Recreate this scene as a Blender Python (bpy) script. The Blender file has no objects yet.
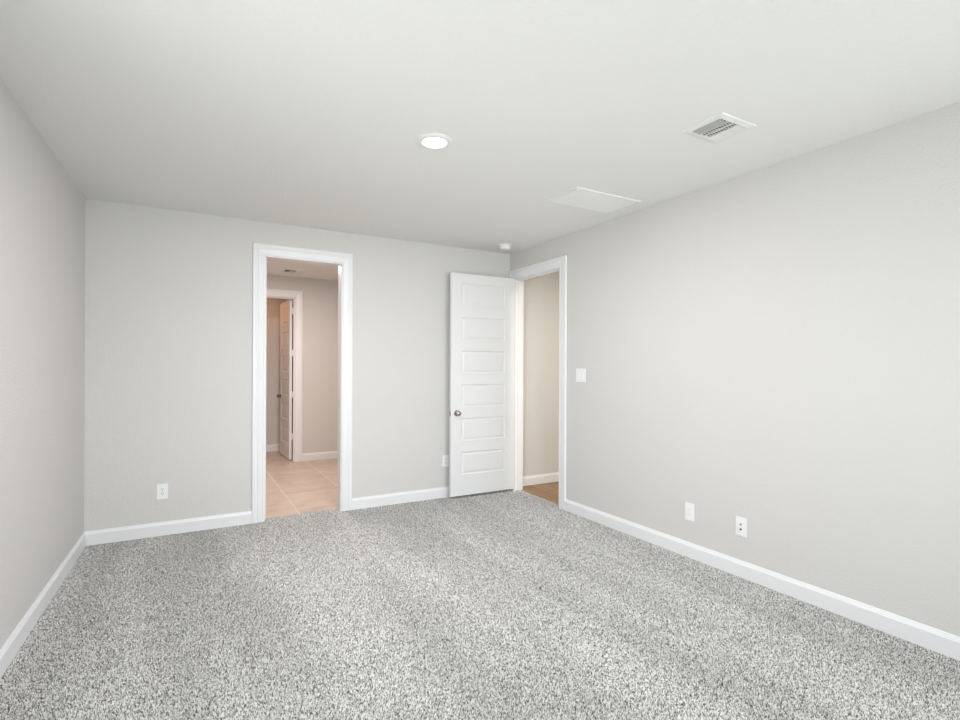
import bpy, bmesh, math
from mathutils import Vector, Matrix

S = bpy.context.scene
C = S.collection
PI = math.pi

# ------------------------------------------------------------------ camera
FPX, YAW, Y0, CAMH, ROLL = 518.74, 0.51881, 365.99, 1.4298, 0.0041
cam_d = bpy.data.cameras.new('camera')
cam = bpy.data.objects.new('camera', cam_d); C.objects.link(cam)
cam_d.sensor_fit = 'HORIZONTAL'; cam_d.sensor_width = 36
cam_d.lens = FPX*36/960
cam_d.shift_y = (Y0-360)/960
cam_d.clip_start = 0.02
cam.matrix_world = (Matrix.Translation((0, 0, CAMH)) @ Matrix.Rotation(-YAW, 4, 'Z')
                    @ Matrix.Rotation(PI/2, 4, 'X') @ Matrix.Rotation(ROLL, 4, 'Z'))
S.camera = cam

# ------------------------------------------------------------------ world, light, exposure
w = bpy.data.worlds.new('world'); S.world = w; w.use_nodes = True
wn = w.node_tree.nodes; wn.clear()
wo = wn.new('ShaderNodeOutputWorld'); bg = wn.new('ShaderNodeBackground')
bg.inputs[0].default_value = (0.80, 0.90, 1.0, 1); bg.inputs[1].default_value = 1.0
w.node_tree.links.new(bg.outputs[0], wo.inputs[0])

S.view_settings.view_transform = 'Standard'
S.view_settings.look = 'None'
S.view_settings.exposure = -0.10
S.view_settings.gamma = 1
S.view_settings.use_curve_mapping = False

def area_light(name, loc, target, sx, sy, power, col, spread=180):
    l = bpy.data.lights.new(name, 'AREA'); l.shape = 'RECTANGLE'; l.size = sx; l.size_y = sy
    l.energy = power; l.color = col; l.spread = math.radians(spread)
    o = bpy.data.objects.new(name, l); C.objects.link(o); o.location = loc
    o.rotation_euler = (Vector(target)-Vector(loc)).to_track_quat('-Z', 'Y').to_euler()
    return o

# room
H = 2.74
XL, XR, YB, YR = -0.679, 3.310, 5.102, -1.05
SK = -0.028                      # the left wall is very slightly out of square
T = 0.115
def xl(y): return XL+(YB-y)*SK

SKY = (0.90, 0.95, 1.0)
GROUND = (1.0, 0.985, 0.90)
WIN = [(-0.35, 1.30), (1.75, 3.00)]        # rear windows behind the camera (x0, x1)
WZ0, WZ1 = 0.45, 2.40
LW = (0.10, 1.90)                          # window in the left wall, beside the camera (y0, y1)
POWER = dict(rear_sky=54, rear_ground=22, left_sky=32, left_ground=27, recessed=44, bath=47, closet=3.6, hall=46, world=0.8)
COL = dict(rear_sky=(0.96, 0.99, 1.0), rear_ground=(1, 0.96, 0.90), left_sky=(0.93, 0.93, 1.0), left_ground=(1, 0.96, 0.88), recessed=(0.97, 0.945, 1.0),
           bath=(1.0, 0.86, 0.78), closet=(1.0, 0.33, 0.03), hall=(1.0, 0.95, 0.84))
bg.inputs[1].default_value = POWER['world']
for i, (a, b) in enumerate(WIN):
    m = (a+b)/2
    area_light('window_skylight', (m, YR-0.55, 2.0), (m+0.3, 5.1, 0.7), b-a+0.3, 1.9, POWER['rear_sky'], COL['rear_sky'], 105)
    area_light('window_ground_bounce', (m, YR-0.55, 0.6), (m+0.4, 4.6, 2.74), b-a+0.3, 1.4, POWER['rear_ground'], COL['rear_ground'], 130)
m = (LW[0]+LW[1])/2
area_light('window_skylight', (xl(m)-0.6, m, 2.0), (3.3, 4.0, 1.3), 2.0, 1.9, POWER['left_sky'], COL['left_sky'])
area_light('window_ground_bounce', (xl(m)-0.6, m, 0.6), (3.3, 4.4, 2.35), 2.0, 1.4, POWER['left_ground'], COL['left_ground'], 100)

# ------------------------------------------------------------------ materials
def mat(name, col, rough=0.5, metal=0.0, spec=None):
    m = bpy.data.materials.new(name); m.use_nodes = True
    b = m.node_tree.nodes['Principled BSDF']
    b.inputs['Base Color'].default_value = (*col, 1)
    b.inputs['Roughness'].default_value = rough
    b.inputs['Metallic'].default_value = metal
    if spec is not None: b.inputs['Specular IOR Level'].default_value = spec
    return m
def NT(m): return m.node_tree.nodes, m.node_tree.links, m.node_tree.nodes['Principled BSDF']

def paint(name, col, scale, strength, rough, dist=0.002, spec=0.25):
    m = mat(name, col, rough, 0, spec); n, l, b = NT(m)
    tc = n.new('ShaderNodeTexCoord'); no = n.new('ShaderNodeTexNoise')
    no.inputs['Scale'].default_value = scale; no.inputs['Detail'].default_value = 3
    bp = n.new('ShaderNodeBump'); bp.inputs['Strength'].default_value = strength; bp.inputs['Distance'].default_value = dist
    l.new(tc.outputs['Object'], no.inputs['Vector']); l.new(no.outputs['Fac'], bp.inputs['Height'])
    l.new(bp.outputs[0], b.inputs['Normal'])
    # faint mottling of the paint itself
    n2 = n.new('ShaderNodeTexNoise'); n2.inputs['Scale'].default_value = 1.7
    mx = n.new('ShaderNodeMix'); mx.data_type = 'RGBA'
    mx.inputs['A'].default_value = (*[c*0.985 for c in col], 1); mx.inputs['B'].default_value = (*[min(1, c*1.01) for c in col], 1)
    l.new(tc.outputs['Object'], n2.inputs['Vector']); l.new(n2.outputs['Fac'], mx.inputs['Factor'])
    l.new(mx.outputs['Result'], b.inputs['Base Color'])
    return m

M_WALL = paint('wall_paint', (0.702, 0.686, 0.670), 85, 0.75, 0.6, 0.003)
M_CEIL = paint('ceiling_paint', (0.88, 0.88, 0.86), 60, 0.6, 0.75, 0.0035)
M_TRIM = paint('trim_paint', (0.87, 0.87, 0.885), 12, 0.02, 0.32, spec=0.45)
M_DOOR = paint('door_paint', (0.84, 0.842, 0.85), 14, 0.02, 0.36, spec=0.4)
M_PLATE = mat('white_plastic', (0.92, 0.92, 0.92), 0.3)
M_METALW = mat('white_enamel', (0.84, 0.84, 0.835), 0.35)
M_DARK = mat('painted_duct_shade', (0.03, 0.03, 0.032), 0.9)  # near-black colour for the shade inside the register ducts
M_SLOT = mat('slot_shadow_plastic', (0.05, 0.05, 0.05), 0.6)
M_NICKEL = mat('satin_nickel', (0.50, 0.48, 0.45), 0.25, 1.0)
M_BRONZE = mat('brown_bronze', (0.30, 0.20, 0.13), 0.35, 1.0)
M_DUCT = mat('duct_grey', (0.20, 0.20, 0.21), 0.7)

M_LENS = bpy.data.materials.new('lamp_lens'); M_LENS.use_nodes = True
_n, _l, _b = NT(M_LENS); _b.inputs['Base Color'].default_value = (0.9, 0.9, 0.88, 1)
_b.inputs['Emission Color'].default_value = (1, 0.985, 0.95, 1); _b.inputs['Emission Strength'].default_value = 5.0

M_GLASS = bpy.data.materials.new('window_glass'); M_GLASS.use_nodes = True
_n, _l, _b = NT(M_GLASS); _n.remove(_b)
_g = _n.new('ShaderNodeBsdfTransparent'); _g.inputs[0].default_value = (0.95, 0.97, 0.96, 1)
_gl = _n.new('ShaderNodeBsdfGlossy'); _gl.inputs['Roughness'].default_value = 0.02
_ms = _n.new('ShaderNodeMixShader'); _ms.inputs[0].default_value = 0.06
_o = [x for x in _n if x.type == 'OUTPUT_MATERIAL'][0]
_l.new(_g.outputs[0], _ms.inputs[1]); _l.new(_gl.outputs[0], _ms.inputs[2]); _l.new(_ms.outputs[0], _o.inputs[0])

def carpet():
    m = mat('carpet', (0.4, 0.39, 0.38), 1.0, 0, 0.0); n, l, b = NT(m)
    ge = n.new('ShaderNodeNewGeometry')
    # each yarn end keeps one shade from root to tip: cells in the floor plane only
    v = n.new('ShaderNodeTexVoronoi'); v.voronoi_dimensions = '2D'; v.inputs['Scale'].default_value = 275
    l.new(ge.outputs['Position'], v.inputs['Vector'])
    sep = n.new('ShaderNodeSeparateColor'); l.new(v.outputs['Color'], sep.inputs[0])
    n1 = n.new('ShaderNodeTexNoise'); n1.noise_dimensions = '2D'; n1.inputs['Scale'].default_value = 75; n1.inputs['Detail'].default_value = 1
    l.new(ge.outputs['Position'], n1.inputs['Vector'])
    mm = n.new('ShaderNodeMath'); mm.operation = 'MULTIPLY_ADD'; mm.inputs[1].default_value = 0.55; mm.inputs[2].default_value = -0.14
    l.new(n1.outputs['Fac'], mm.inputs[0])
    a = n.new('ShaderNodeMath'); a.operation = 'MULTIPLY_ADD'; a.inputs[1].default_value = 0.86
    l.new(sep.outputs[0], a.inputs[0]); l.new(mm.outputs[0], a.inputs[2])
    r = n.new('ShaderNodeValToRGB'); e = r.color_ramp.elements
    e[0].position = 0.14; e[0].color = (0.06, 0.055, 0.052, 1)
    e[1].position = 0.80; e[1].color = (0.92, 0.905, 0.885, 1)
    k = e.new(0.30); k.color = (0.24, 0.23, 0.218, 1)
    k = e.new(0.45); k.color = (0.49, 0.475, 0.455, 1)
    k = e.new(0.60); k.color = (0.64, 0.624, 0.600, 1)
    l.new(a.outputs[0], r.inputs['Fac'])
    # broad vacuum tracks running along the room
    mp = n.new('ShaderNodeMapping'); mp.inputs['Scale'].default_value = (2.6, 0.40, 1); mp.inputs['Location'].default_value = (0.35, 0, 0)
    l.new(ge.outputs['Position'], mp.inputs['Vector'])
    n2 = n.new('ShaderNodeTexNoise'); n2.noise_dimensions = '2D'; n2.inputs['Scale'].default_value = 1.0; n2.inputs['Detail'].default_value = 2.0; n2.inputs['Distortion'].default_value = 0.3
    l.new(mp.outputs[0], n2.inputs['Vector'])
    r2 = n.new('ShaderNodeMapRange'); r2.inputs['From Min'].default_value = 0.35; r2.inputs['From Max'].default_value = 0.65
    r2.inputs['To Min'].default_value = 0.90; r2.inputs['To Max'].default_value = 1.05
    l.new(n2.outputs['Fac'], r2.inputs['Value'])
    vm = n.new('ShaderNodeVectorMath'); vm.operation = 'SCALE'
    l.new(r.outputs[0], vm.inputs[0]); l.new(r2.outputs[0], vm.inputs['Scale']); l.new(vm.outputs[0], b.inputs['Base Color'])
    return m
M_CARPET = carpet()

def tile():
    m = mat('floor_tile', (0.6, 0.5, 0.4), 0.35, 0, 0.4); n, l, b = NT(m)
    tc = n.new('ShaderNodeTexCoord'); mp = n.new('ShaderNodeMapping')
    mp.inputs['Location'].default_value = (-6.02, 0.975, 0)
    mp.inputs['Rotation'].default_value = (0, 0, -PI/2)
    l.new(tc.outputs['Object'], mp.inputs['Vector'])
    br = n.new('ShaderNodeTexBrick'); br.offset = 0.5
    br.inputs['Scale'].default_value = 1; br.inputs['Brick Width'].default_value = 0.61; br.inputs['Row Height'].default_value = 0.61
    br.inputs['Mortar Size'].default_value = 0.009; br.inputs['Mortar Smooth'].default_value = 0.1
    br.inputs['Color1'].default_value = (0.565, 0.455, 0.39, 1); br.inputs['Color2'].default_value = (0.615, 0.50, 0.43, 1)
    br.inputs['Mortar'].default_value = (0.68, 0.60, 0.53, 1)
    l.new(mp.outputs[0], br.inputs['Vector'])
    no = n.new('ShaderNodeTexNoise'); no.inputs['Scale'].default_value = 5; no.inputs['Detail'].default_value = 5
    l.new(tc.outputs['Object'], no.inputs['Vector'])
    mr = n.new('ShaderNodeMapRange'); mr.inputs['From Min'].default_value = .3; mr.inputs['From Max'].default_value = .7
    mr.inputs['To Min'].default_value = 0.88; mr.inputs['To Max'].default_value = 1.1
    l.new(no.outputs['Fac'], mr.inputs['Value'])
    vm = n.new('ShaderNodeVectorMath'); vm.operation = 'SCALE'
    l.new(br.outputs['Color'], vm.inputs[0]); l.new(mr.outputs[0], vm.inputs['Scale']); l.new(vm.outputs[0], b.inputs['Base Color'])
    return m
M_TILE = tile()

def wood():
    m = mat('wood_plank', (0.4, 0.25, 0.13), 0.4, 0, 0.4); n, l, b = NT(m)
    tc = n.new('ShaderNodeTexCoord'); mp = n.new('ShaderNodeMapping'); mp.inputs['Rotation'].default_value = (0, 0, PI/2)
    l.new(tc.outputs['Object'], mp.inputs['Vector'])
    br = n.new('ShaderNodeTexBrick'); br.offset = 0.37
    br.inputs['Scale'].default_value = 1; br.inputs['Brick Width'].default_value = 1.2; br.inputs['Row Height'].default_value = 0.125
    br.inputs['Mortar Size'].default_value = 0.0018
    br.inputs['Color1'].default_value = (0.27, 0.145, 0.07, 1); br.inputs['Color2'].default_value = (0.43, 0.25, 0.13, 1)
    br.inputs['Mortar'].default_value = (0.16, 0.09, 0.05, 1)
    l.new(mp.outputs[0], br.inputs['Vector'])
    m2 = n.new('ShaderNodeMapping'); m2.inputs['Scale'].default_value = (30, 2.2, 1)
    l.new(tc.outputs['Object'], m2.inputs['Vector'])
    no = n.new('ShaderNodeTexNoise'); no.inputs['Scale'].default_value = 1; no.inputs['Detail'].default_value = 5
    l.new(m2.outputs[0], no.inputs['Vector'])
    mr = n.new('ShaderNodeMapRange'); mr.inputs['From Min'].default_value = .3; mr.inputs['From Max'].default_value = .7
    mr.inputs['To Min'].default_value = 0.65; mr.inputs['To Max'].default_value = 1.25
    l.new(no.outputs['Fac'], mr.inputs['Value'])
    vm = n.new('ShaderNodeVectorMath'); vm.operation = 'SCALE'
    l.new(br.outputs['Color'], vm.inputs[0]); l.new(mr.outputs[0], vm.inputs['Scale']); l.new(vm.outputs[0], b.inputs['Base Color'])
    return m
M_WOOD = wood()

# ------------------------------------------------------------------ mesh helpers
def box(bm, x0, x1, y0, y1, z0, z1, M=None, bev=0.0):
    vs = [Vector((x, y, z)) for x in (x0, x1) for y in (y0, y1) for z in (z0, z1)]
    v = [bm.verts.new(M @ p if M else p) for p in vs]
    fs = [bm.faces.new([v[i] for i in q]) for q in ((0, 1, 3, 2), (4, 6, 7, 5), (0, 4, 5, 1), (2, 3, 7, 6), (0, 2, 6, 4), (1, 5, 7, 3))]
    if bev:
        es = list({e for f in fs for e in f.edges})
        bmesh.ops.bevel(bm, geom=es, offset=bev, segments=2, affect='EDGES', clamp_overlap=True)
def obj(name, bm, m, parent=None, smooth=False):
    bmesh.ops.recalc_face_normals(bm, faces=bm.faces)
    me = bpy.data.meshes.new(name); bm.to_mesh(me); bm.free()
    if smooth:
        me.shade_smooth()
        try: me.set_sharp_from_angle(angle=math.radians(35))
        except Exception: pass
    me.materials.append(m)
    o = bpy.data.objects.new(name, me); C.objects.link(o)
    if parent: o.parent = parent
    return o
def lathe(bm, prof, M, n=48):
    """prof: (radius, height) pairs turned about local Z, placed by M"""
    rings = []
    for r, h in prof:
        if r < 1e-6: rings.append([bm.verts.new(M @ Vector((0, 0, h)))])
        else: rings.append([bm.verts.new(M @ Vector((r*math.cos(2*PI*i/n), r*math.sin(2*PI*i/n), h))) for i in range(n)])
    for a, b in zip(rings, rings[1:]):
        for i in range(n):
            j = (i+1) % n
            if len(a) == 1: bm.faces.new([a[0], b[i], b[j]])
            elif len(b) == 1: bm.faces.new([a[i], a[j], b[0]])
            else: bm.faces.new([a[i], a[j], b[j], b[i]])
def strip(bm, frames, prof, closed_ends=True):
    """sweep: frames = list of functions (u, v) -> point; prof = closed outline of (u, v)"""
    rings = [[bm.verts.new(f(u, v)) for u, v in prof] for f in frames]
    n = len(prof)
    for a, b in zip(rings, rings[1:]):
        for i in range(n):
            j = (i+1) % n
            bm.faces.new([a[i], a[j], b[j], b[i]])
    if closed_ends:
        bm.faces.new(rings[0]); bm.faces.new(rings[-1][::-1])
def empty(name, loc, rz=0.0):
    o = bpy.data.objects.new(name, None); C.objects.link(o); o.location = loc; o.rotation_euler = (0, 0, rz)
    o.empty_display_size = 0.1
    return o
def tag(o, label, cat=None, group=None):
    o['label'] = label
    if cat: o['category'] = cat
    if group: o['group'] = group
    return o
def struct(o, label=None, cat=None):
    o['kind'] = 'structure'
    if label: o['label'] = label
    if cat: o['category'] = cat
    return o

def wall(name, axis, c0, c1, a0, a1, z0, z1, holes=(), m=M_WALL):
    """wall along 'x' or 'y': thickness c0..c1, run a0..a1, rectangular holes (h0,h1,z0,z1)"""
    bm = bmesh.new()
    def bx(p0, p1, q0, q1):
        if p1-p0 < 1e-6 or q1-q0 < 1e-6: return
        if axis == 'x': box(bm, p0, p1, c0, c1, q0, q1)
        else: box(bm, c0, c1, p0, p1, q0, q1)
    cur = a0
    for h0, h1, hz0, hz1 in sorted(holes):
        bx(cur, h0, z0, z1); bx(h0, h1, z0, hz0); bx(h0, h1, hz1, z1); cur = h1
    bx(cur, a1, z0, z1)
    return struct(obj(name, bm, m))

# ------------------------------------------------------------------ the setting
DH = 2.425                       # clear height of the door openings
A0, A1 = 0.649, 1.340            # clear opening in the back wall
B0, B1 = 4.170, 4.985            # clear opening in the right wall
JT = 0.018                       # jamb thickness
TY = 5.207                       # where carpet meets tile
YW, YW2 = 8.05, 8.158            # bathroom far wall
D0, D1 = 0.72, 1.428             # clear opening in the bathroom far wall
YC = 9.20                        # wall of the far closet
YH = 5.125                       # end wall of the hallway

def slab(name, pts, z0, z1, m):
    bm = bmesh.new()
    lo = [bm.verts.new((x, y, z0)) for x, y in pts]; hi = [bm.verts.new((x, y, z1)) for x, y in pts]
    bm.faces.new(lo[::-1]); bm.faces.new(hi)
    for i in range(len(pts)):
        j = (i+1) % len(pts); bm.faces.new([lo[i], lo[j], hi[j], hi[i]])
    return obj(name, bm, m)

XF = 3.385
fl = slab('floor', [(xl(YR-T)-T, YR-T), (XF, YR-T), (XF, YB), (A1+JT, YB), (A1+JT, TY), (A0-JT, TY), (A0-JT, YB), (xl(YB)-T, YB)], -0.05, -0.009, M_CARPET)
struct(fl, 'speckled grey cut pile carpet covering the bedroom floor')
ft = slab('floor', [(-0.6, YB+T), (A0-JT, YB+T), (A0-JT, TY), (A1+JT, TY), (A1+JT, YB+T), (3.3, YB+T), (3.3, 9.4), (-0.6, 9.4)], -0.05, -0.002, M_TILE)
struct(ft, 'peach beige rectangular tile floor beyond the cased opening')
fw = slab('floor', [(XF, 2.0), (6.2, 2.0), (6.2, YH+T), (XF, YH+T)], -0.05, -0.006, M_WOOD)
struct(fw, 'brown wood plank floor of the hallway beyond the open door')

def carpet_pile():
    """uncountable pile: short leaning yarn ends, grown patch by patch with geometry nodes"""
    PS = 0.1
    pts = []
    y = YB-PS/2
    while y > YR-PS/2:
        x = XR-PS/2
        while x > xl(y)-PS*0.6:
            pts.append((x, y, 0)); x -= PS
        y -= PS
    pts += [(A0+0.04+i*0.1, YB+q, 0) for i in range(7) for q in (0.045, 0.055)]
    y = B1-0.04
    while y > B0-0.02: pts.append((XF-0.05, y, 0)); y -= PS
    me = bpy.data.meshes.new('carpet_pile'); me.from_pydata(pts, [], []); me.materials.append(M_CARPET)
    o = bpy.data.objects.new('carpet_pile', me); C.objects.link(o)
    ng = bpy.data.node_groups.new('pile', 'GeometryNodeTree')
    ng.interface.new_socket('Geometry', in_out='INPUT', socket_type='NodeSocketGeometry')
    ng.interface.new_socket('Geometry', in_out='OUTPUT', socket_type='NodeSocketGeometry')
    N, K = ng.nodes, ng.links
    gi = N.new('NodeGroupInput'); go = N.new('NodeGroupOutput')
    gr = N.new('GeometryNodeMeshGrid'); gr.inputs['Size X'].default_value = PS; gr.inputs['Size Y'].default_value = PS
    gr.inputs['Vertices X'].default_value = 2; gr.inputs['Vertices Y'].default_value = 2
    di = N.new('GeometryNodeDistributePointsOnFaces'); di.distribute_method = 'POISSON'
    di.inputs['Distance Min'].default_value = 0.0036; di.inputs['Density Max'].default_value = 60000
    K.new(gr.outputs['Mesh'], di.inputs['Mesh'])
    ic = N.new('GeometryNodeMeshIcoSphere'); ic.inputs['Radius'].default_value = 1; ic.inputs['Subdivisions'].default_value = 1
    tr = N.new('GeometryNodeTransform'); tr.inputs['Scale'].default_value = (0.0025, 0.0025, 0.0062)
    K.new(ic.outputs['Mesh'], tr.inputs['Geometry'])
    io = N.new('GeometryNodeInstanceOnPoints')
    rr = N.new('FunctionNodeRandomValue'); rr.data_type = 'FLOAT_VECTOR'
    rr.inputs[0].default_value = (-0.5, -0.5, 0); rr.inputs[1].default_value = (0.5, 0.5, 6.28)
    rs = N.new('FunctionNodeRandomValue'); rs.data_type = 'FLOAT'; rs.inputs[2].default_value = 0.7; rs.inputs[3].default_value = 1.15
    K.new(di.outputs['Points'], io.inputs['Points']); K.new(tr.outputs[0], io.inputs['Instance'])
    K.new(rr.outputs[0], io.inputs['Rotation']); K.new(rs.outputs[1], io.inputs['Scale'])
    re = N.new('GeometryNodeRealizeInstances'); K.new(io.outputs[0], re.inputs[0])
    mv = N.new('GeometryNodeTransform'); mv.inputs['Translation'].default_value = (0, 0, -0.0055); K.new(re.outputs[0], mv.inputs['Geometry'])
    sm = N.new('GeometryNodeSetMaterial'); sm.inputs['Material'].default_value = M_CARPET; K.new(mv.outputs[0], sm.inputs['Geometry'])
    i2 = N.new('GeometryNodeInstanceOnPoints')
    r3 = N.new('FunctionNodeRandomValue'); r3.data_type = 'INT'; r3.inputs[4].default_value = 0; r3.inputs[5].default_value = 3
    mu = N.new('ShaderNodeMath'); mu.operation = 'MULTIPLY'; mu.inputs[1].default_value = PI/2
    cx = N.new('ShaderNodeCombineXYZ'); K.new(r3.outputs[2], mu.inputs[0]); K.new(mu.outputs[0], cx.inputs[2])
    K.new(gi.outputs[0], i2.inputs['Points']); K.new(sm.outputs[0], i2.inputs['Instance']); K.new(cx.outputs[0], i2.inputs['Rotation'])
    K.new(i2.outputs[0], go.inputs[0])
    md = o.modifiers.new('pile', 'NODES'); md.node_group = ng
    o['kind'] = 'stuff'; tag(o, 'speckled grey short cut pile of the bedroom carpet', 'carpet')
carpet_pile()

bm = bmesh.new(); box(bm, -1.1, 6.3, YR-T, 9.45, H, H+0.1)
struct(obj('ceiling', bm, M_CEIL), 'off-white lightly textured ceiling')

wall('wall_back', 'x', YB, YB+T, xl(YB)-T, XR+T, -0.05, H, [(A0-JT, A1+JT, -0.05, DH+JT)])
wall('wall_right', 'y', XR, XR+T, YR-T, YB, -0.05, H, [(B0-JT, B1+JT, -0.05, DH+JT)])
bm = bmesh.new()
def left_piece(y0, y1, z0, z1):
    vs = []
    for (x, y) in ((xl(y0), y0), (xl(y1), y1), (xl(y1)-T, y1), (xl(y0)-T, y0)):
        vs.append((bm.verts.new((x, y, z0)), bm.verts.new((x, y, z1))))
    for i in range(4):
        j = (i+1) % 4; bm.faces.new([vs[i][0], vs[j][0], vs[j][1], vs[i][1]])
    bm.faces.new([v[0] for v in vs]); bm.faces.new([v[1] for v in vs])
left_piece(YR-T, LW[0], -0.05, H); left_piece(LW[1], YB, -0.05, H)
left_piece(LW[0], LW[1], -0.05, WZ0); left_piece(LW[0], LW[1], WZ1, H)
struct(obj('wall_left', bm, M_WALL))
wall('wall_rear', 'x', YR-T, YR, xl(YR), XR, -0.05, H, [(a, b, WZ0, WZ1) for a, b in WIN])
# bathroom, closet and hallway shells
wall('wall_bathroom_far', 'x', YW, YW2, -0.6, 3.3, -0.05, H, [(D0-JT, D1+JT, -0.05, DH+JT)])
wall('wall_bathroom_left', 'y', -0.74, -0.6, YB+T, 9.4, -0.05, H)
wall('wall_bathroom_right', 'y', 3.3, 3.44, YH+T, 9.4, -0.05, H)
wall('wall_closet_back', 'x', YC, YC+0.12, -0.6, 3.3, -0.05, H)
wall('wall_closet_right', 'y', 1.475, 1.58, YW2, YC, -0.05, H)  # unseen wall, set close behind the open door to keep its hinge gap dark
wall('wall_hallway_end', 'x', YH, YH+T, XR+T, 6.3, -0.05, H)
wall('wall_hallway_side', 'y', 6.0, 6.14, 1.9, YH, -0.05, H)
wall('wall_hallway_near', 'x', 1.9, 2.04, XR+T, 6.0, -0.05, H)

# baseboards
BH, BT = 0.112, 0.0155
BPROF = [(0, 0), (BT, 0), (BT, 0.088), (0.0150, 0.0895), (0.0122, 0.0905), (0.0116, 0.0930), (0.0104, 0.097), (0.0076, 0.102), (0.0060, 0.106), (0.0055, 0.110), (0.0040, BH), (0, BH)]
def baseboard(name, p0, p1, nx, ny, m0=0.0, m1=0.0, label=None):
    """p0->p1 along the wall foot, (nx, ny) points into the room, m0/m1 = mitre (+1 shortens with u)"""
    p0, p1 = Vector(p0), Vector(p1); d = (p1-p0).normalized(); nn = Vector((nx, ny))
    def fr(p, s):
        return lambda u, v: Vector((p.x+nn.x*u+d.x*s*u, p.y+nn.y*u+d.y*s*u, v-0.002))
    bm = bmesh.new(); strip(bm, [fr(p0, m0), fr(p1, -m1)], BPROF)
    return struct(obj(name, bm, M_TRIM), label)
CW, CT = 0.104, 0.019            # casing
baseboard('baseboard_back', (XL, YB), (A0-0.006-CW, YB), 0, -1, 1, 0)
baseboard('baseboard_back', (A1+0.006+CW, YB), (XR-0.0, YB), 0, -1, 0, 0)
baseboard('baseboard_left', (xl(YR), YR), (xl(YB), YB), 1, 0, 1, 1)
baseboard('baseboard_right', (XR, YR), (XR, B0-0.006-CW), -1, 0, 1, 0)
baseboard('baseboard_rear', (xl(YR), YR), (XR, YR), 0, 1, 1, 1)
baseboard('baseboard_bathroom_far', (D1+0.006+CW, YW), (3.3, YW), 0, -1)
baseboard('baseboard_closet_back', (-0.6, YC), (1.475, YC), 0, -1)
baseboard('baseboard_hallway_end', (XR+T, YH), (6.0, YH), 0, -1)

# door casings and jambs
CPROF = [(0, 0), (0, 0.009), (0.003, 0.012), (0.010, 0.0125), (0.013, 0.0105), (0.018, 0.0095), (0.036, 0.0120), (0.052, 0.0150), (0.056, 0.0158), (0.059, 0.0125),
         (0.066, 0.0125), (0.072, 0.0165), (0.080, CT), (0.098, CT), (CW, CT-0.003), (CW, 0)]
RV = 0.006                       # reveal between jamb and casing
def cased_opening(name, axis, face, sgn, a0, a1, depth0, depth1, back_casing=True, stop=None, label=None):
    """jamb lining from depth0 to depth1 (wall faces) around a0..a1, casing on 'face' facing sgn"""
    root = empty(name, (0, 0, 0)); struct(root, label)
    def P(a, c, z): return Vector((a, c, z)) if axis == 'x' else Vector((c, a, z))
    def jb(b, p0, p1, z0, z1, c0, c1):
        if axis == 'x': box(b, p0, p1, c0, c1, z0, z1)
        else: box(b, c0, c1, p0, p1, z0, z1)
    for p0, p1 in ((a0-JT, a0), (a1, a1+JT)):
        b = bmesh.new(); jb(b, p0, p1, -0.03, DH, depth0, depth1); obj('side_jamb', b, M_TRIM, root)
    b = bmesh.new(); jb(b, a0-JT, a1+JT, DH, DH+JT, depth0, depth1); obj('head_jamb', b, M_TRIM, root)
    if stop:
        s0, s1 = stop; b = bmesh.new()
        jb(b, a0, a0+0.018, -0.03, DH, s0, s1)
        if name != 'trim_1': jb(b, a1-0.011, a1, -0.03, DH, s0, s1); jb(b, a0+0.018, a1-0.011, DH-0.011, DH, s0, s1)
        obj('door_stop', b, M_TRIM, root)
    faces = [(face, sgn)]
    if back_casing: faces.append((depth0+depth1-face, -sgn))
    for fc, sg in faces:
        i0, i1, it = a0-RV, a1+RV, DH+RV
        def f_bot0(u, v): return P(i0-u, fc+sg*v, -0.002)
        def f_top0(u, v): return P(i0-u, fc+sg*v, it+u)
        def f_top1(u, v): return P(i1+u, fc+sg*v, it+u)
        def f_bot1(u, v): return P(i1+u, fc+sg*v, -0.002)
        for nm, fr in (('side_casing', [f_bot0, f_top0]), ('head_casing', [f_top0, f_top1]), ('side_casing', [f_top1, f_bot1])):
            b = bmesh.new(); strip(b, fr, CPROF); obj(nm, b, M_TRIM, root)
    return root
cased_opening('trim_1', 'x', YB, -1, A0, A1, YB, YB+T, True, (5.180, YB+T), 'white cased opening into the tiled room')
cased_opening('trim_2', 'y', XR, -1, B0, B1-0.0, XR, XR+T, False, (XR+0.038, XR+0.075), 'white moulded frame around the hallway doorway')
cased_opening('trim_3', 'x', YW, -1, D0, D1, YW, YW2, False, (YW2-0.075, YW2-0.040), 'white frame of the far doorway seen across the tiled room')

# windows behind the camera
def window(i, loc, rz, width):
    r = empty('window_%d' % i, loc, rz); struct(r)
    bmf = bmesh.new(); w2 = width/2; h = WZ1-WZ0
    for q in ((-w2, -w2+0.05, 0, h), (w2-0.05, w2, 0, h), (-w2+0.05, w2-0.05, 0, 0.05), (-w2+0.05, w2-0.05, h-0.05, h), (-w2+0.05, w2-0.05, h/2-0.02, h/2+0.02)):
        box(bmf, q[0], q[1], -0.03, 0.03, q[2], q[3])
    obj('window_frame', bmf, M_TRIM, r)
    for z0, z1 in ((0.05, h/2-0.02), (h/2+0.02, h-0.05)):
        g = bmesh.new(); box(g, -w2+0.05, w2-0.05, -0.003, 0.003, z0, z1); obj('pane', g, M_GLASS, r)
    s = bmesh.new(); box(s, -w2-0.05, w2+0.05, 0.07, 0.12, -0.025, 0.0, bev=0.004); obj('window_sill', s, M_TRIM, r)
for i, (a, b) in enumerate(WIN):
    window(i+1, ((a+b)/2, YR-0.06, WZ0), 0, b-a)
m = (LW[0]+LW[1])/2
window(3, (xl(m)-0.06, m, WZ0), -PI/2-SK, LW[1]-LW[0])

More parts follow.
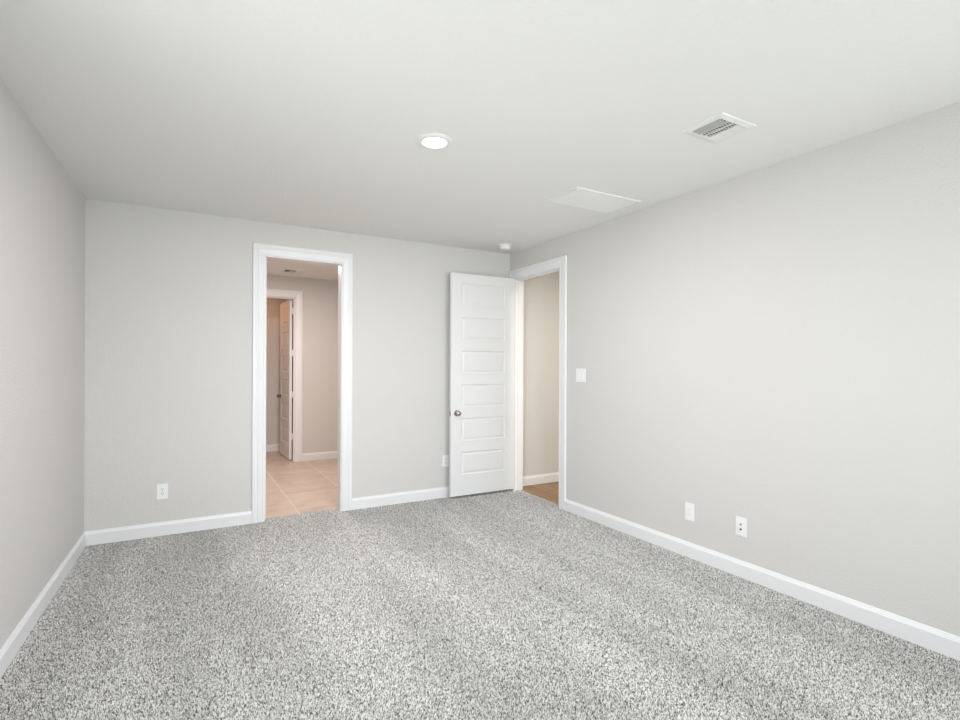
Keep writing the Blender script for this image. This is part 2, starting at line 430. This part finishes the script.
# ------------------------------------------------------------------ doors
def door_leaf(name, width, height, thick, bottom):
    """leaf in local coords: x 0..width from hinge to latch, y 0..thick, six moulded panels on both faces"""
    st, tr, rail, ph = 0.125, 0.106, 0.119, 0.2465
    hx0, hx1 = st, width-st
    bm = bmesh.new()
    zs = []
    z = height-tr
    for k in range(6):
        zs.append((z-ph, z)); z -= ph+rail
    zs = zs[::-1]
    xs = [0, hx0, hx1, width]
    zz = [0]+[v for p in zs for v in p]+[height]
    for yf, sg in ((0, 1), (thick, -1)):
        for i in range(3):
            for j in range(len(zz)-1):
                x0, x1, z0, z1 = xs[i], xs[i+1], zz[j], zz[j+1]
                if i == 1 and j % 2 == 1:
                    rings = []
                    for ins, dp in ((0, 0), (0.003, 0.0045), (0.010, 0.0085), (0.018, 0.0085), (0.034, 0.0030), (0.038, 0.0026)):
                        rings.append([bm.verts.new((x, yf+sg*dp, z)) for x, z in ((x0+ins, z0+ins), (x1-ins, z0+ins), (x1-ins, z1-ins), (x0+ins, z1-ins))])
                    for a, b in zip(rings, rings[1:]):
                        for q in range(4):
                            w_ = (q+1) % 4; bm.faces.new([a[q], a[w_], b[w_], b[q]])
                    bm.faces.new(rings[-1])
                else:
                    bm.faces.new([bm.verts.new(p) for p in ((x0, yf, z0), (x1, yf, z0), (x1, yf, z1), (x0, yf, z1))])
    for q in (((0, 0, 0), (0, thick, 0), (0, thick, height), (0, 0, height)), ((width, 0, 0), (width, thick, 0), (width, thick, height), (width, 0, height)),
              ((0, 0, 0), (width, 0, 0), (width, thick, 0), (0, thick, 0)), ((0, 0, height), (width, 0, height), (width, thick, height), (0, thick, height))):
        bm.faces.new([bm.verts.new(p) for p in q])
    bmesh.ops.remove_doubles(bm, verts=bm.verts, dist=1e-5)
    return bm

def add_knobs(root, x, z, thick, m, both=True):
    prof = [(0.0, 0.0), (0.033, 0.0), (0.033, 0.004), (0.030, 0.008), (0.014, 0.010), (0.011, 0.018), (0.012, 0.026), (0.020, 0.031), (0.0265, 0.039), (0.0275, 0.047), (0.0245, 0.055), (0.016, 0.061), (0.0, 0.063)]
    for y, rx in ((0, PI/2), (thick, -PI/2)):
        b = bmesh.new(); lathe(b, prof, Matrix.Translation((x, y, z)) @ Matrix.Rotation(rx, 4, 'X'), 32)
        k = obj('door_knob', b, m, root, smooth=True)
    return k

# bedroom door, standing open against the back wall. Hinge on the far jamb.
DW, DHT, DT = 0.806, 2.403, 0.035
d1 = empty('door_1', (3.286, 4.965, 0.028), PI)     # local +x points to -X, local y thickness 0..T points to -Y -> flip
struct(d1, 'white six-panel bedroom door standing open against the back wall', None)
d1.rotation_euler = (0, 0, PI)
bm = door_leaf('leaf', DW, DHT, DT, 0)
for v in bm.verts: v.co.y -= DT          # leaf occupies world Y 4.965..5.000
obj('door_leaf', bm, M_DOOR, d1)
# knobs on both faces (local y: -DT is the wall side after the flip)
prof = [(0.0, 0.0), (0.033, 0.0), (0.033, 0.004), (0.030, 0.008), (0.014, 0.010), (0.011, 0.018), (0.012, 0.026), (0.020, 0.031), (0.0265, 0.039), (0.0275, 0.047), (0.0245, 0.055), (0.016, 0.061), (0.0, 0.063)]
for y, rx in ((0.0, -PI/2), (-DT, PI/2)):
    b = bmesh.new(); lathe(b, prof, Matrix.Translation((DW-0.070, y, 0.893)) @ Matrix.Rotation(rx, 4, 'X'), 32)
    tag(obj('door_knob', b, M_NICKEL, d1, smooth=True), 'satin nickel round knob')
b = bmesh.new(); box(b, DW, DW+0.0015, -DT+0.005, -0.005, 0.865, 0.921); box(b, DW, DW+0.010, -DT+0.011, -0.011, 0.883, 0.903)
obj('latch', b, M_NICKEL, d1)
for z in (0.20, 0.83, 1.46, 2.12):
    b = bmesh.new(); lathe(b, [(0, 0), (0.0065, 0), (0.0065, 0.09), (0, 0.09)], Matrix.Translation((-0.004, -DT-0.004, z)), 16)
    obj('hinge', b, M_NICKEL, d1, smooth=True)

# far door in the tiled room, hinged on the right jamb and swung away
ang = math.radians(92.5)
DW2, DT2 = 0.70, 0.035
d2 = empty('door_2', (1.4125, 8.176, 0.012))
struct(d2, 'white panelled door swung open in the far doorway of the tiled room')
d2.rotation_euler = (0, 0, ang)
bm = door_leaf('leaf', DW2, DHT, DT2, 0)       # local +y points to world -X: occupies the left side
obj('door_leaf', bm, M_DOOR, d2)
for y, rx in ((0.0, PI/2), (DT2, -PI/2)):
    b = bmesh.new(); lathe(b, [(r*0.9, h*(0.9 if y else 0.7)) for r, h in prof], Matrix.Translation((DW2-0.060, y, 0.925)) @ Matrix.Rotation(rx, 4, 'X'), 32)
    if y == 0.0:
        b.free(); continue
    tag(obj('door_knob', b, M_BRONZE, d2, smooth=True), 'brown bronze round knob')
for z in (0.30, 0.93, 1.555, 2.185):
    b = bmesh.new(); box(b, -0.018, 0.0, -0.022, 0.004, z, z+0.095); lathe(b, [(0, 0), (0.007, 0), (0.007, 0.095), (0, 0.095)], Matrix.Translation((-0.004, -0.010, z)), 16)
    obj('hinge', b, M_TRIM, d2)

# ------------------------------------------------------------------ ceiling fixtures
L = empty('recessed_light', (1.264, 2.758, H)); tag(L, 'round white recessed ceiling light, switched on, above the room', 'ceiling light')
b = bmesh.new()
lathe(b, [(0.070, -0.0005), (0.105, -0.0005), (0.106, -0.004), (0.100, -0.009), (0.088, -0.013), (0.076, -0.014), (0.072, -0.012), (0.070, -0.006), (0.070, -0.0005)], Matrix.Identity(4), 64)
obj('trim_ring', b, M_METALW, L, smooth=True)
b = bmesh.new(); lathe(b, [(0, -0.004), (0.0700, -0.004), (0.0685, -0.0095), (0.05, -0.0115), (0, -0.012)], Matrix.Identity(4), 64)
tag(obj('lens', b, M_LENS, L, smooth=True), 'glowing white lens')
ld = bpy.data.lights.new('recessed_lamp', 'AREA'); ld.shape = 'DISK'; ld.size = 0.13; ld.energy = POWER['recessed']; ld.color = COL['recessed']
lo = bpy.data.objects.new('recessed_lamp', ld); C.objects.link(lo); lo.parent = L; lo.location = (0, 0, -0.02)

def register(cx, cy, sx, sy, label, rz=0.0):
    """three-way supply register: frame, side vanes running along local y, middle vanes across"""
    r = empty('ceiling_register', (cx, cy, H), rz); tag(r, label, 'air vent')
    ix, iy = sx/2-0.040, sy/2-0.040
    b = bmesh.new(); prof_ = [(0, 0), (0, -0.004), (0.004, -0.006), (0.030, -0.011), (0.036, -0.010), (0.040, -0.004), (0.040, 0)]
    cs = [(-1, -1), (1, -1), (1, 1), (-1, 1)]
    rings = [[b.verts.new((sxn*(sx/2-u), syn*(sy/2-u), v)) for u, v in prof_] for sxn, syn in cs]
    for i in range(4):
        a_, c_ = rings[i], rings[(i+1) % 4]
        for k in range(len(prof_)):
            k2 = (k+1) % len(prof_); b.faces.new([a_[k], a_[k2], c_[k2], c_[k]])
    obj('frame', b, M_METALW, r)
    b = bmesh.new(); box(b, -ix, ix, -iy, iy, -0.0025, -0.0008); obj('duct_shade_plate', b, M_DARK, r)  # flat dark plate, its colour stands in for the shade inside the duct
    x1, x2 = -ix+0.30*2*ix, -ix+0.68*2*ix
    b = bmesh.new()
    for x in (x1, x2): box(b, x-0.0035, x+0.0035, -iy, iy, -0.012, -0.003)
    box(b, (x1+x2)/2-0.003, (x1+x2)/2+0.003, -iy, iy, -0.0118, -0.004)
    obj('divider', b, M_METALW, r)
    for k in range(3):              # left vanes
        x = -ix+(k+0.5)*(x1+ix)/3
        M_ = Matrix.Translation((x, 0, -0.008)) @ Matrix.Rotation(math.radians(-72), 4, 'Y')
        b = bmesh.new(); box(b, -0.0095, 0.0095, -iy, iy, -0.0006, 0.0006, M_); obj('vane', b, M_METALW, r)
    for k in range(4):              # right vanes
        x = x2+(k+0.5)*(ix-x2)/4
        M_ = Matrix.Translation((x, 0, -0.008)) @ Matrix.Rotation(math.radians(28), 4, 'Y')
        b = bmesh.new(); box(b, -0.0095, 0.0095, -iy, iy, -0.0006, 0.0006, M_); obj('vane', b, M_METALW, r)
    n = 11
    for k in range(n):
        y = -iy+(k+0.5)*2*iy/n
        M_ = Matrix.Translation((0, y, -0.008)) @ Matrix.Rotation(math.radians(24), 4, 'X')
        b = bmesh.new(); box(b, x1, x2, -0.0055, 0.0055, -0.0006, 0.0006, M_); obj('vane', b, M_METALW, r)
    return r
register(2.546, 1.829, 0.292, 0.256, 'small white louvred supply register on the bedroom ceiling, nearest the camera')
register(1.31, 7.53, 0.29, 0.26, 'small white air register on the far ceiling seen through the cased opening')

g = empty('return_grille', (2.814, 3.123, H)); tag(g, 'large white rectangular return air grille on the ceiling beside the right wall', 'air vent')
sx, sy = 0.66, 0.374
b = bmesh.new(); prof_ = [(0, 0), (0, -0.004), (0.003, -0.008), (0.006, -0.009), (0.022, -0.0085), (0.026, -0.004), (0.026, 0)]
rings = [[b.verts.new((a_*(sx/2-u), c_*(sy/2-u), v)) for u, v in prof_] for a_, c_ in ((-1, -1), (1, -1), (1, 1), (-1, 1))]
for i in range(4):
    a_, c_ = rings[i], rings[(i+1) % 4]
    for k in range(len(prof_)):
        k2 = (k+1) % len(prof_); b.faces.new([a_[k], a_[k2], c_[k2], c_[k]])
obj('frame', b, M_METALW, g)
b = bmesh.new(); box(b, -sx/2+0.026, sx/2-0.026, -sy/2+0.026, sy/2-0.026, -0.0020, -0.0008); obj('backing', b, M_DUCT, g)
n = 24
for k in range(n):
    y = -sy/2+0.026+(k+0.5)*(sy-0.052)/n
    M_ = Matrix.Translation((0, y, -0.0060)) @ Matrix.Rotation(math.radians(-30), 4, 'X')
    b = bmesh.new(); box(b, -sx/2+0.026, sx/2-0.026, -0.0080, 0.0080, -0.0005, 0.0005, M_); obj('blade', b, M_METALW, g)

sd = empty('smoke_detector', (3.015, 4.74, H)); tag(sd, 'round white smoke detector on the ceiling near the right corner', 'smoke detector')
b = bmesh.new(); lathe(b, [(0, -0.0005), (0.070, -0.0005), (0.070, -0.010), (0.067, -0.013), (0, -0.013)], Matrix.Identity(4), 48); obj('base', b, M_PLATE, sd, smooth=True)
b = bmesh.new(); lathe(b, [(0, -0.012), (0.058, -0.012), (0.056, -0.036), (0.052, -0.048), (0.042, -0.053), (0, -0.054)], Matrix.Identity(4), 48); obj('cover', b, M_PLATE, sd, smooth=True)

# ------------------------------------------------------------------ wall plates
def plate_base(name, loc, rz, w_, h_, label, cat, group=None):
    r = empty(name, loc, rz); tag(r, label, cat, group)
    b = bmesh.new(); box(b, -w_/2, w_/2, -0.006, -0.0005, -h_/2, h_/2, bev=0.002)
    obj('cover_plate', b, M_PLATE, r)
    return r
def screw(r, x, z):
    b = bmesh.new(); lathe(b, [(0, 0.0055), (0.003, 0.0055), (0.003, 0.0068), (0, 0.0070)], Matrix.Translation((x, 0, z)) @ Matrix.Rotation(PI/2, 4, 'X'), 12)
    obj('screw', b, M_PLATE, r)
def receptacle(r, dz):
    b = bmesh.new(); box(b, -0.0170, 0.0170, -0.0082, -0.0055, dz-0.0145, dz+0.0145, bev=0.001)
    s = obj('socket', b, M_PLATE, r)
    b = bmesh.new()
    box(b, -0.0080, -0.0058, -0.0088, -0.0078, dz-0.001, dz+0.009)
    box(b, 0.0058, 0.0080, -0.0088, -0.0078, dz-0.001, dz+0.009)
    lathe(b, [(0, 0.0078), (0.0030, 0.0078), (0.0030, 0.0088), (0, 0.0088)], Matrix.Translation((0, 0, dz-0.0075)) @ Matrix.Rotation(PI/2, 4, 'X'), 14)
    obj('slots', b, M_SLOT, s)
def outlet(loc, rz, label, group=None):
    r = plate_base('power_outlet', loc, rz, 0.080, 0.128, label, 'power outlet', group)
    receptacle(r, 0.018); receptacle(r, -0.018); screw(r, 0, 0.052); screw(r, 0, -0.052)
    return r
outlet((-0.152, YB, 0.366), 0, 'white power outlet low on the back wall, left of the cased opening')
outlet((2.483, YB, 0.393), 0, 'white power outlet on the back wall partly hidden behind the open door')
o3 = plate_base('power_outlet', (XR, 2.603, 0.340), -PI/2, 0.080, 0.132, 'white outlet plate low on the right wall, the one nearer the doorway', 'power outlet')
b = bmesh.new(); box(b, -0.0175, 0.0175, -0.0085, -0.0055, -0.0345, 0.0345, bev=0.001); s3 = obj('socket', b, M_PLATE, o3)
M_SG = mat('slot_grey', (0.35, 0.35, 0.35), 0.6)
for dz in (0.018, -0.018):
    b = bmesh.new()
    box(b, -0.0075, -0.0060, -0.0090, -0.0082, dz-0.001, dz+0.007); box(b, 0.0060, 0.0075, -0.0090, -0.0082, dz-0.001, dz+0.007)
    obj('slots', b, M_SG, s3)
screw(o3, 0, 0.054); screw(o3, 0, -0.054)
o4 = plate_base('cable_jack_plate', (XR, 2.188, 0.340), -PI/2, 0.080, 0.128, 'white cable jack plate with two round ports low on the right wall', 'jack plate')
for dz, mm_, nm in ((0.017, M_NICKEL, 'coaxial_port'), (-0.017, M_SLOT, 'data_port')):
    b = bmesh.new(); lathe(b, [(0, 0.005), (0.0065, 0.005), (0.0065, 0.0095), (0.0045, 0.0105), (0.0045, 0.015), (0, 0.015)], Matrix.Translation((0, 0, dz)) @ Matrix.Rotation(PI/2, 4, 'X'), 18)
    obj(nm, b, mm_, o4, smooth=True)
screw(o4, 0, 0.048); screw(o4, 0, -0.048)
sw = plate_base('light_switch', (XR, 3.841, 1.345), -PI/2, 0.138, 0.130, 'white double rocker light switch on the right wall beside the doorway', 'light switch')
for x in (-0.026, 0.026):
    b = bmesh.new(); box(b, x-0.0180, x+0.0180, -0.0072, -0.0055, -0.0350, 0.0350)
    vs_ = [(x-0.0160, -0.0070, -0.0325), (x+0.0160, -0.0070, -0.0325), (x+0.0160, -0.0070, 0.0325), (x-0.0160, -0.0070, 0.0325)]
    box(b, x-0.0160, x+0.0160, -0.0090, -0.0070, -0.0325, 0.0325, Matrix.Translation((0, -0.001, 0)) @ Matrix.Rotation(math.radians(2.5), 4, 'X'))
    obj('rocker', b, M_PLATE, sw)

# ------------------------------------------------------------------ lamps of the rooms beyond
def room_lamp(loc, power, col, size, label):
    r = empty('ceiling_lamp', loc); tag(r, label, 'ceiling light')
    b = bmesh.new(); lathe(b, [(0, 0), (size/2+0.01, 0), (size/2+0.01, -0.02), (size/2, -0.03), (0, -0.035)], Matrix.Identity(4), 32)
    o = obj('diffuser', b, M_LENS, r, smooth=True)
    l = bpy.data.lights.new('lamp_bulb', 'AREA'); l.shape = 'DISK'; l.size = size; l.energy = power; l.color = col
    q = bpy.data.objects.new('lamp_bulb', l); C.objects.link(q); q.parent = r; q.location = (0, 0, -0.05)
room_lamp((1.05, 6.35, H), POWER['bath'], COL['bath'], 0.35, 'round ceiling lamp of the tiled room beyond the cased opening')
room_lamp((0.75, 8.75, H), POWER['closet'], COL['closet'], 0.2, 'small warm ceiling lamp inside the far closet')
room_lamp((3.64, 3.15, H), POWER['hall'], COL['hall'], 0.25, 'round ceiling lamp of the hallway beyond the open door')
